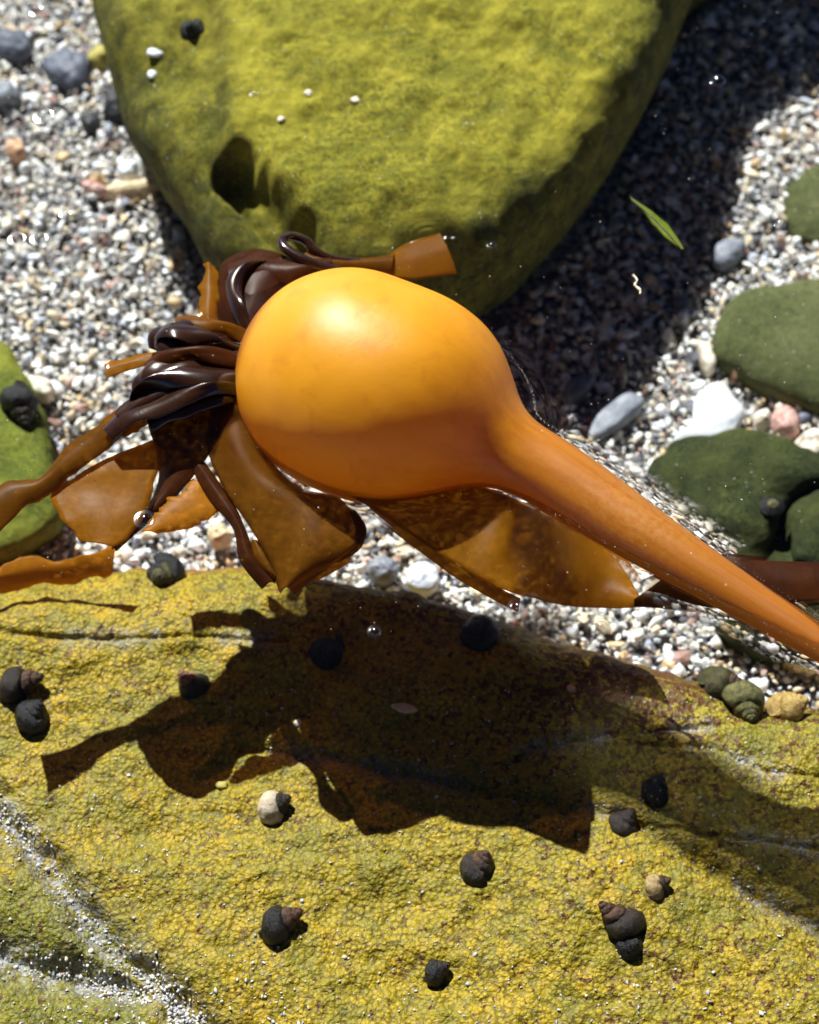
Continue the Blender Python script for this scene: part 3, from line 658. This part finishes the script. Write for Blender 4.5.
# upright scrap, left scrap
ribbon([(206, 336, -0.26), (199, 312, -0.26), (198, 288, -0.28), (207, 264, -0.30)], [(216, 334, -0.26), (219, 312, -0.26), (222, 290, -0.28), (210, 263, -0.30)], M_GOLD, bulge=.08, rag=.12, seed=13, n=50)
ribbon([(104, 362, -0.26), (125, 358, -0.21), (152, 353, -0.17), (200, 350, -0.12)], [(106, 378, -0.26), (128, 370, -0.23), (155, 367, -0.21), (200, 366, -0.17)], M_GOLD, bulge=.06, rag=.06, seed=14, n=50)
# dark mass upper left
ribbon([(222, 352, -0.21), (219, 320, -0.21), (217, 290, -0.26), (222, 262, -0.34), (240, 252, -0.43)], [(250, 352, -0.12), (270, 330, -0.12), (292, 300, -0.07), (300, 280, -0.12), (296, 262, -0.26)], M_MAROON, bulge=.3, ruf=.14, seed=15, n=80, m=24)
ribbon([(228, 262, -0.26), (250, 252, -0.26), (280, 256, -0.26), (300, 262, -0.21), (330, 262, -0.21)], [(230, 300, -0.12), (258, 292, -0.12), (285, 290, -0.07), (310, 282, -0.07), (335, 276, -0.12)], M_MAROON, bulge=.35, ruf=.16, seed=16, n=80, m=24)
tube([(340, 272, .1, 6), (318, 266, .2, 6), (300, 258, .3, 6), (285, 248, .35, 5.5), (282, 240, .3, 5), (292, 236, .25, 5), (306, 241, .2, 5), (314, 250, .1, 5), (332, 258, 0, 4), (360, 262, -.1, 4)], M_WET, seed=1)
ribbon([(310, 249, -0.17), (330, 256, -0.17), (360, 258, -0.19), (395, 254, -0.21)], [(300, 266, -0.12), (330, 270, -0.12), (360, 272, -0.17), (392, 272, -0.21)], M_BROWN, bulge=.18, seed=17, n=50)
b = ribbon([(378, 262, -0.23), (400, 248, -0.26), (420, 239, -0.19), (440, 233, -0.12)], [(380, 274, -0.26), (410, 278, -0.28), (432, 276, -0.28), (457, 272, -0.30)], M_GOLD, bulge=.10, ruf=.05, seed=18, n=50)
b['label'] = 'short golden blade sticking out above the float'
# clump of glossy blade bases fanning from the end of the float
KN = [[(246, 352, .2, 8), (222, 350, .3, 9), (196, 347, .4, 10), (172, 342, .5, 11), (160, 338, .35, 10), (156, 350, .1, 6)],
      [(244, 366, .3, 7), (222, 364, .4, 8), (195, 362, .5, 9), (172, 360, .5, 7), (158, 362, .3, 5)],
      [(242, 374, .2, 8), (215, 372, .45, 9), (185, 372, .6, 11), (158, 374, .5, 12), (145, 382, .3, 10), (140, 396, .05, 6)],
      [(242, 384, .2, 8), (218, 382, .5, 8), (190, 388, .5, 8), (165, 392, .45, 9), (140, 402, .3, 8), (118, 418, .1, 6)],
      [(244, 338, .1, 8), (222, 334, .3, 9), (200, 334, .5, 9), (182, 330, .6, 9), (170, 334, .5, 8)],
      [(240, 394, 0, 8), (222, 396, .35, 9), (198, 402, .35, 9), (172, 412, .3, 9), (150, 424, 0, 7)],
      [(246, 358, .45, 5), (228, 356, .6, 5), (205, 358, .7, 4), (190, 352, .7, 4)],
      [(245, 380, .45, 5), (230, 376, .6, 5), (210, 380, .75, 4), (192, 380, .8, 4), (178, 386, .7, 3)],
      [(250, 325, .1, 7), (232, 312, .2, 9), (224, 292, .2, 8), (228, 272, 0, 6)],
      [(262, 308, .2, 7), (250, 292, .3, 8), (256, 272, .25, 8), (272, 262, .1, 6)]]
for k, p in enumerate(KN[:8]): tube([(a, b, z, q*1.3) for a, b, z, q in p], M_WET, seed=2+k, lump=.22, flat=.5)
def strap(pts, mat, seed):
    # a narrow strap that rolls over along its length: px, py, z, half width px, roll in degrees
    A, B = [], []
    for (x, y, z, w, ro), (x2, y2) in zip(pts, [(q[0], q[1]) for q in pts[1:]] + [(2*pts[-1][0]-pts[-2][0], 2*pts[-1][1]-pts[-2][1])]):
        d = np.array([x2-x, y2-y], float); d /= np.linalg.norm(d)+1e-9; nx, ny = -d[1], d[0]; c, q = math.cos(math.radians(ro)), math.sin(math.radians(ro))
        A.append((x+nx*w*c, y+ny*w*c, z+w*.0278*q)); B.append((x-nx*w*c, y-ny*w*c, z-w*.0278*q))
    ribbon(A, B, mat, bulge=.10, ruf=.10, seed=seed, n=80, m=14)
strap([(242, 350, .30, 8, 20), (220, 344, .55, 9, 40), (196, 336, .75, 10, 10), (172, 330, .80, 11, -30), (156, 338, .5, 9, -70), (158, 352, .2, 7, -100)], M_WET, 50)
strap([(242, 362, .45, 7, -20), (218, 358, .75, 9, 10), (192, 354, .85, 9, 35), (166, 358, .7, 8, 10), (146, 368, .3, 6, -30)], M_MAROON, 51)
strap([(242, 376, .50, 7, 10), (216, 374, .8, 9, -30), (188, 376, .9, 10, 0), (158, 382, .75, 12, 40), (138, 392, .4, 10, 60), (130, 406, .05, 6, 80)], M_WET, 52)
strap([(242, 390, .30, 8, 10), (218, 390, .65, 9, 40), (190, 396, .7, 9, 20), (160, 406, .5, 10, -10), (128, 418, .2, 9, -20), (108, 436, -.1, 8, 0)], M_WET, 53)
strap([(244, 338, .25, 7, 0), (226, 330, .45, 8, 30), (206, 326, .55, 8, 10), (190, 322, .5, 7, -20), (176, 322, .2, 5, -40)], M_BROWN, 54)
strap([(250, 330, .2, 7, 0), (238, 308, .4, 9, 30), (234, 285, .35, 9, 0), (246, 268, .3, 8, -40), (266, 262, .1, 6, -70)], M_WET, 55)

# ------------------------------------------------------------------ snails
def snail_parts(sz, turns=4.2, growth=1.62, R=.30, r=.52, T=1.25, rib=0.0):
    nth, npz = int(turns*40), 26
    th = np.linspace(0, turns*2*math.pi, nth); k = math.log(growth)/(2*math.pi); g = np.exp(k*(th-th[-1]))
    ph = np.linspace(0, 2*math.pi, npz, endpoint=False)
    rr = r*g[:, None]*(1 + rib*np.sin(ph*9)[None, :] + .09*fbm(th[:, None]*2.5+0*ph, np.cos(ph)[None]*2+0*th[:, None], np.sin(ph)[None]*2+0*th[:, None], 7+int(sz*997), 3))
    rad = R*g[:, None] + rr*np.cos(ph); z = -T*g[:, None] + rr*np.sin(ph)*1.05 + T*.45
    V = np.stack([rad*np.cos(th)[:, None], rad*np.sin(th)[:, None], z], -1)*sz
    return V, nth, npz
_BG = STONES[0][2].reshape(-1, 3)
def B_Z(x, y):
    d = np.hypot(_BG[:, 0]-x, _BG[:, 1]-y); k = np.argsort(d)[:4]; return float(_BG[k, 2].max())
def hit(px, py, zf, z0=-4.5, z1=-13.0):
    for z in np.linspace(z0, z1, 900 if py > 500 else 300):
        p = at(px, py, z)
        if float(zf(p[0], p[1])) >= z: return p
    return at(px, py, float(zf(0, 0)))
def snail(px, py, zf, size_px, label, mats, rot, name='sea_snail', cat='snail', rib=0.0, T=1.25, group='snails on the rocks', lift=.30, nudge=0):
    p = hit(px, py, zf, -2.0 if cat == 'snail' and py < 500 else -4.5)
    sz = size_px*cmpx(p)*.69
    e = thing(name, label, cat, (p[0], p[1], p[2] + sz*lift), group)
    V, nth, npz = snail_parts(sz, T=T, rib=rib)
    off = np.array([p[0], p[1], p[2]+sz*lift])
    def piece(i0, i1, nm, mt, cap=True):
        G = V[i0:i1].reshape(-1, 3); ni = i1-i0
        F = [(i*npz+j, i*npz+(j+1) % npz, (i+1)*npz+(j+1) % npz, (i+1)*npz+j) for i in range(ni-1) for j in range(npz)]
        if cap: F.append(tuple((ni-1)*npz+j for j in range(npz)))
        F.append(tuple(j for j in range(npz-1, -1, -1)))
        mesh_obj(nm, G+off, F, mt, parent=e)
    s = nth - 44
    piece(s, nth, 'body_whorl', mats[0]); piece(0, s+1, 'spire', mats[1], False)
    e.rotation_euler = [math.radians(a) for a in rot]
    return e
S_BLK = mat_snail('black_shell', (.004, .004, .005), (.014, .012, .010))
S_BLKS = mat_snail('spotted_shell', (.006, .006, .008), (.018, .016, .012), spots=(.28, .26, .10))
S_DKB = mat_snail('dark_brown_shell', (.009, .006, .004), (.032, .017, .010))
S_BRN = mat_snail('brown_shell', (.022, .010, .005), (.11, .048, .022))
S_TIP = mat_snail('worn_tip', (.10, .045, .022), (.32, .17, .09))
S_TAN = mat_snail('tan_shell', (.25, .16, .06), (.5, .36, .17), rough=.5)
S_PALE = mat_snail('pale_shell', (.45, .33, .2), (.72, .6, .45), rough=.5)
S_OLV = mat_snail('olive_shell', (.05, .05, .015), (.2, .18, .05), rough=.55)
S_OCH = mat_snail('ochre_shell', (.3, .17, .03), (.6, .42, .14), rough=.5)
S_GRN = mat_snail('green_brown_shell', (.02, .02, .008), (.10, .085, .02), rough=.55)
# rot: tilt so the spire leans to one side: (x tilt, y tilt, spin)
SN = [
 (162, 580, 44, 'round black snail on the crest at the left, above the amber blade', (S_BLK, S_GRN), (20, -25, 40), 0, 1.1),
 (28, 684, 46, 'dark pointed snail at the left edge, upper of the touching pair', (S_DKB, S_BRN), (10, 75, 20), 0, 1.6),
 (36, 714, 48, 'black snail at the left edge, lower of the touching pair', (S_BLK, S_BLK), (25, 30, 80), 0, 1.1),
 (187, 682, 36, 'brown tipped snail with upright spire in sun left of the shadow', (S_BLK, S_TIP), (-45, 5, 60), 0, 1.35),
 (330, 656, 46, 'black snail deep in the float shadow', (S_BLK, S_BLK), (20, 20, 0), 0, 1.1),
 (473, 637, 52, 'large dark snail sitting on the crest below the golden blade', (S_BLK, S_DKB), (-20, 30, 150), 0, 1.1),
 (280, 805, 42, 'snail with a worn cream patch on its shell', (S_PALE, S_DKB), (-15, 65, 0), 0, 1.2),
 (288, 921, 48, 'black snail with reddish spire pointing right, low at the left', (S_BLK, S_BRN), (-20, 68, 0), 0, 1.45),
 (483, 862, 40, 'brown black snail alone left of the lower cluster', (S_DKB, S_BRN), (15, -30, 200), 0, 1.1),
 (441, 970, 32, 'smallest black snail near the bottom edge', (S_BLK, S_DKB), (-10, 60, 10), 0, 1.3),
 (657, 786, 38, 'black snail with pale yellow spots', (S_BLKS, S_BLKS), (-25, 60, 30), 0, 1.3),
 (627, 821, 40, 'dark grey brown snail at the edge of the stipe shadow', (S_DKB, S_DKB), (-30, 35, 0), 0, 1.2),
 (661, 885, 33, 'small tan snail with brown spire', (S_TAN, S_BRN), (-15, 65, 0), 0, 1.25),
 (610, 915, 41, 'conical brown snail with spire pointing up left', (S_DKB, S_BRN), (-30, -55, 0), 0, 1.6),
 (632, 947, 38, 'round black snail touching the conical brown one', (S_BLK, S_BLK), (15, 15, 0), 0, 1.05),
 (730, 686, 42, 'brown and green mottled snail at the top of the right trio', (S_GRN, S_BRN), (10, 70, 0), 0, 1.3),
 (748, 715, 44, 'ribbed olive snail at the bottom of the right trio', (S_OLV, S_OLV), (10, -70, 90), .035, 1.1),
 (797, 706, 40, 'ribbed ochre yellow snail at the right end of the trio', (S_OCH, S_OCH), (10, 70, 30), .035, 1.1),
]
for px, py, sp, lb, mt, rot, rib, T in SN: snail(px, py, rock_z, sp, lb, mt, rot, rib=rib, T=T, lift=.22)
snail(25, 418, lambda x, y: -8.15, 44, 'dark teardrop snail on the bright green rock at the left', (S_BLK, S_DKB), (80, 130, 8), T=1.5)
snail(191, 32, lambda x, y: B_Z(x, y), 28, 'black snail on top of the mossy boulder', (S_BLK, S_BLK), (20, 0, 0), T=1.1)
# limpet on the dark turf rock: ribbed cone with a pale worn apex
def limpet(px, py, z, r):
    p = at(px, py, z); e = thing('limpet', 'dark limpet with pale ringed top on the turf rock', 'limpet', p)
    a = np.linspace(0, 2*math.pi, 60, endpoint=False)
    def cone(t0, t1, nm, mt):
        ts = np.linspace(t0, t1, 10); V = []
        for t in ts:
            rr = r*t*(1+.05*np.sin(a*15)*t); V.append(np.stack([p[0]+rr*np.cos(a), p[1]+rr*.9*np.sin(a), p[2]+.6*r*(1-t**1.5)+0*a], 1))
        mesh_obj(nm, np.array(V).reshape(-1, 3), [(i*60+j, (i+1)*60+j, (i+1)*60+(j+1) % 60, i*60+(j+1) % 60) for i in range(9) for j in range(60)]+[tuple(range(60))], mt, parent=e)
    cone(.02, .42, 'apex', S_OLV); cone(.42, 1, 'shell', S_BLK)
limpet(772, 506, -8.15, .42)
# loose bits on the rock
def chip(px, py, wpx, hpx, ang, mat, label, name='shell_chip', cat='shell', zf=rock_z, seed=0):
    p = hit(px, py, zf, -1.5 if py < 500 else -4.5)
    V, F = ico(3); k = cmpx(p)
    V = V*(1+.25*fbm(V[:, 0]*1.3, V[:, 1]*1.3, V[:, 2]*1.3, 600+seed, 3))[:, None]*np.array([wpx*k/2, hpx*k/2*1.15, hpx*k/3.2])
    A = math.radians(-ang); R = np.array([[math.cos(A), -math.sin(A), 0], [math.sin(A), math.cos(A), 0], [0, 0, 1]])
    tag(mesh_obj(name, V@R.T + p + np.array([0, 0, hpx*k*.2]), F, mat, origin=p), label, cat)
chip(403, 709, 24, 9, 12, G_TAN, 'thin tan shell chip lying in the float shadow', seed=1)
chip(222, 786, 14, 8, 0, G_YEL, 'small bright yellow periwinkle on the crust', 'yellow_shell', seed=2)
chip(571, 689, 9, 7, 0, G_ORANGE, 'tiny orange shell in the brown mottled shade', 'orange_shell', seed=3)
chip(297, 724, 8, 7, 0, G_CREAM, 'small white shell bit in the shade of the long blade', seed=4)
chip(155, 54, 18, 9, 8, G_WHITE, 'white shell fragment on the left shoulder of the boulder', zf=lambda x, y: B_Z(x, y), seed=5)
chip(152, 76, 9, 10, 0, G_WHITE, 'round white grain below the shell fragment on the boulder', zf=lambda x, y: B_Z(x, y), seed=6)
for q, (a, b, c) in enumerate([(308, 94, 'left'), (355, 101, 'middle'), (281, 120, 'lower')]):
    chip(a, b, 8, 7, 0, G_CREAM, 'tiny cream shell bit on the sunlit boulder top, %s one of three' % c, name='shell_bit', zf=lambda x, y: B_Z(x, y), seed=7+q)
V = []
# fallen green leaf floating in the dark water, and a curl of white debris
M_LEAF = mat_blade('green_leaf', (.10, .15, .012), (.2, .26, .03), (.2, .3, .02), trw=.3)
def leaf():
    A = [(630, 197, .03), (645, 206, .06), (660, 217, .08), (674, 233, .06), (684, 249, .03)]
    B = [(631, 199, .03), (643, 212, .05), (655, 225, .07), (668, 239, .06), (683, 250, .03)]
    e = thing('drift_leaf', 'thin green leaf floating on the dark water right of the boulder', 'leaf', at(658, 222, .05))
    ribbon(A, B, M_LEAF, bulge=.03, ruf=.02, thick=.02, n=40, m=8, name='leaf_blade', parent=e, rag=.02)
    ribbon([(a, b-.0, z+.035) for a, b, z in [(632, 199, .03), (650, 214, .07), (668, 232, .08), (683, 249, .03)]], [(a-1, b+1, z+.035) for a, b, z in [(632, 199, .03), (650, 214, .07), (668, 232, .08), (683, 249, .03)]], M_OLIVE, bulge=.0, ruf=0, thick=.02, n=30, m=3, name='midrib', parent=e)
leaf()
def wire(pts, r, mat, name, label, cat):
    Q = crom(np.array([at(*p) for p in pts]), 40); T = np.gradient(Q, axis=0); T /= np.linalg.norm(T, axis=1, keepdims=True); V = []; m = 8
    for i in range(40):
        e1 = np.cross(T[i], [0, 0, 1]); e1 /= np.linalg.norm(e1)+1e-9; e2 = np.cross(e1, T[i]); a = np.linspace(0, 2*math.pi, m, endpoint=False)
        q = r*(1+.5*vn(i*.5, 0, 0, 9)); V.append(Q[i]+q*(np.outer(np.cos(a), e1)+np.outer(np.sin(a), e2)))
    F = [(i*m+j, (i+1)*m+j, (i+1)*m+(j+1) % m, i*m+(j+1) % m) for i in range(39) for j in range(m)]
    tag(mesh_obj(name, np.array(V).reshape(-1, 3), F, mat), label, cat)
wire([(633, 275, .03), (637, 280, .04), (635, 285, .04), (640, 290, .04), (640, 294, .03)], .035, G_CREAM, 'debris_curl', 'tiny curled white debris floating below the green leaf', 'debris')

# ------------------------------------------------------------------ water
gu = np.concatenate([-np.geomspace(13, 260, 22)[::-1], np.linspace(-12.8, 12.8, 440), np.geomspace(13, 260, 22)])
gv = np.concatenate([-np.geomspace(10, 260, 22)[::-1], np.linspace(-9.8, 13.8, 400), np.geomspace(14, 260, 22)])
WX, WY = np.meshgrid(gu, gv, indexing='ij')
def contour_dist(x, y):
    best = np.full(x.shape, 50.0)
    for i in range(0, n_s, 4):
        r2 = R3[i]**2 - P3[i, 2]**2
        if r2 <= 0: continue
        best = np.minimum(best, np.hypot(x-P3[i, 0], y-P3[i, 1]) - math.sqrt(r2))
    return best
cd = contour_dist(WX, WY)
wz = .13*np.exp(-np.clip(cd, 0, None)/.38)
def rings(px, py, amp, wl, dec, r0=.3):
    c = at(px, py, 0); d = np.hypot(WX-c[0], WY-c[1]); return amp*np.cos((d-r0)*2*math.pi/wl)*np.exp(-np.clip(d-r0, 0, None)/dec)*sstep(r0*.3, r0, d)
wz += rings(150, 372, .007, .34, .9, 1.2) + rings(430, 240, .018, .24, .5, .5) + rings(185, 335, .006, .32, .6, .6)
near = np.exp(-np.clip(cd-.2, 0, None)/1.0)
wz += .004*near*fbm((WX*.81-WY*.58)*.7, (WX*.58+WY*.81)*2.4, 0, 700, 2)*sstep(-.05, .3, cd) + .008*fbm(WX*.6, WY*.6, 0, 720, 3)
water = mesh_obj('water', np.stack([WX, WY, wz], -1).reshape(-1, 3), gridF(*WX.shape), M_WATER, origin=(0, 0, 0), attrs={'meniscus': np.clip(.8*sstep(1.0, .15, cd) + sum(.7*sstep(1.5, .9, np.hypot(WX-at(a, b)[0], WY-at(a, b)[1])) for a, b in ((430, 240),)), 0, .8)})
water['kind'] = 'structure'; water['label'] = 'clear shallow water of the tide pool'
# bubbles: half domes of film
def bubble(px, py, rp, label):
    p = at(px, py, .0); r = rp*cmpx(p); a = np.linspace(0, 2*math.pi, 32, endpoint=False); V = []
    for t in np.linspace(.02, 1, 12):
        q = t*math.pi*.5; V.append(np.stack([p[0]+r*math.sin(q)*np.cos(a), p[1]+r*math.sin(q)*np.sin(a), r*.85*math.cos(q)+0*a], 1))
    for rr, zz in ((1.12, .03), (1.3, .015), (1.6, .004)): V.append(np.stack([p[0]+r*rr*np.cos(a), p[1]+r*rr*np.sin(a), zz*r*2+0*a], 1))
    nrg = len(V); V = np.array(V).reshape(-1, 3) + np.array([0, 0, .02])
    tag(mesh_obj('water_bubble', V, [(i*32+j, (i+1)*32+j, (i+1)*32+(j+1) % 32, i*32+(j+1) % 32) for i in range(nrg-1) for j in range(32)], M_BUB, origin=(p[0], p[1], 0)), label, 'bubble', 'bubbles floating on the pool')
for px, py, r, lb in [(718, 82, 7, 'largest bubble, floating alone over the dark water top right'), (45, 116, 7, 'bubble over the left gravel below the blue black slate'),
    (18, 239, 6, 'left bubble of the pair over the left gravel'), (40, 239, 6, 'right bubble of the pair over the left gravel'), (37, 11, 5, 'bubble at the very top left over gravel'),
    (66, 214, 4, 'tiny bubble above the pair over the left gravel'), (145, 520, 7, 'bubble between the torn golden blade and amber scrap'), (518, 608, 7, 'bubble at the curled tip of the long golden blade'),
    (601, 628, 7, 'ringed bubble over gravel right of the golden blade tip'), (780, 225, 6, 'bubble over the gravel at the upper right'), (254, 94, 3, 'small bubble over the sunlit boulder top'),
    (492, 246, 4, 'small bubble beside the boulder corner above the float'), (467, 124, 3, 'small bubble over the right part of the boulder'), (375, 632, 5, 'bubble over the rock below the float')]:
    bubble(px, py, r, lb)
# fine bubble beads along the waterline; dense upper side added as a meniscus glint
fx, fy, fz, fs = [], [], [], []
xa = at(450, 300)[0]; xb = at(690, 560)[0]
for i in range(4, n_s-1):
    r2 = R3[i]**2 - P3[i, 2]**2
    if r2 <= 0: continue
    t2 = P3[i+1, :2]-P3[i, :2]; t2 /= np.linalg.norm(t2); nn = np.array([-t2[1], t2[0]])
    for side in (1, -1):
        dens = 2.6 if (side == 1 and xa < P3[i, 0] < xb) else (.45 if P3[i, 0] < xa else .5)
        for _ in range(RNG.poisson(dens)):
            q = P3[i, :2] + nn*side*((R3[i]*.20 if dens > 1 else 0) + math.sqrt(r2) + .015 + abs(RNG.normal(0, .018 if dens > 1 else .05))) + t2*RNG.uniform(-.05, .05)
            fx.append(q[0]); fy.append(q[1]); fz.append(.13); fs.append(.013*math.exp(RNG.normal(0, .35)))
pebble_field('bubble_glint_beads', np.array(fx), np.array(fy), np.array(fz), np.clip(np.array(fs), .006, .04), 'fine white beads along the kelp waterline, partly an added meniscus glint', M_GRAVEL, sub=1, pal=PALW[:1], pw=np.array([1.0]))
# floating dust
N = 420; dx = RNG.uniform(-20, 820, N); dy = RNG.uniform(-20, 640, N)
DP = np.array([at(a, b, .02) for a, b in zip(dx, dy)]); keep = contour_dist(DP[:, 0], DP[:, 1]) > .1; DP = DP[keep]
pebble_field('floating_dust', DP[:, 0], DP[:, 1], DP[:, 2], np.clip(.017*np.exp(RNG.normal(0, .45, len(DP))), .008, .05), 'fine white dust specks floating on the water', M_GRAVEL, sub=1, pal=PALW[:3], pw=np.array([.5, .3, .2]))

# ------------------------------------------------------------------ light, camera
Ld = np.array([-.27, .605, .745]); Ld /= np.linalg.norm(Ld)
sun = bpy.data.lights.new('sun', 'SUN'); sun.energy = 5.0; sun.angle = math.radians(.53); sun.color = (1, .965, .9)
so = bpy.data.objects.new('sun', sun); COL.objects.link(so); so.rotation_euler = Vector(Ld).to_track_quat('Z', 'Y').to_euler()
world = bpy.data.worlds.new('World'); sc.world = world; world.use_nodes = True; nt = world.node_tree
bg = nt.nodes['Background']; sky = nt.nodes.new('ShaderNodeTexSky'); sky.sky_type = 'NISHITA'; sky.sun_disc = False
sky.sun_elevation = math.asin(Ld[2]); sky.sun_rotation = math.atan2(Ld[0], Ld[1]); nt.links.new(sky.outputs[0], bg.inputs[0]); bg.inputs[1].default_value = .055
sky.air_density = .25; sky.dust_density = .05; sky.ozone_density = 6; sky.altitude = 4000
cam = bpy.data.cameras.new('camera'); co = bpy.data.objects.new('camera', cam); COL.objects.link(co)
co.location = CAM*U; co.rotation_euler = (math.pi/2 - PITCH, 0, 0)
cam.sensor_fit = 'VERTICAL'; cam.sensor_height = 24; cam.lens = 24*FPX/H; cam.clip_start = .01; cam.clip_end = 50
cam.dof.use_dof = True; cam.dof.focus_distance = (DIST - 1.5)*U; cam.dof.aperture_fstop = 9
sc.camera = co
sc.view_settings.view_transform = 'Standard'; sc.view_settings.look = 'None'; sc.view_settings.exposure = .92; sc.view_settings.gamma = 1
sc.cycles.max_bounces = 10; sc.cycles.transparent_max_bounces = 16
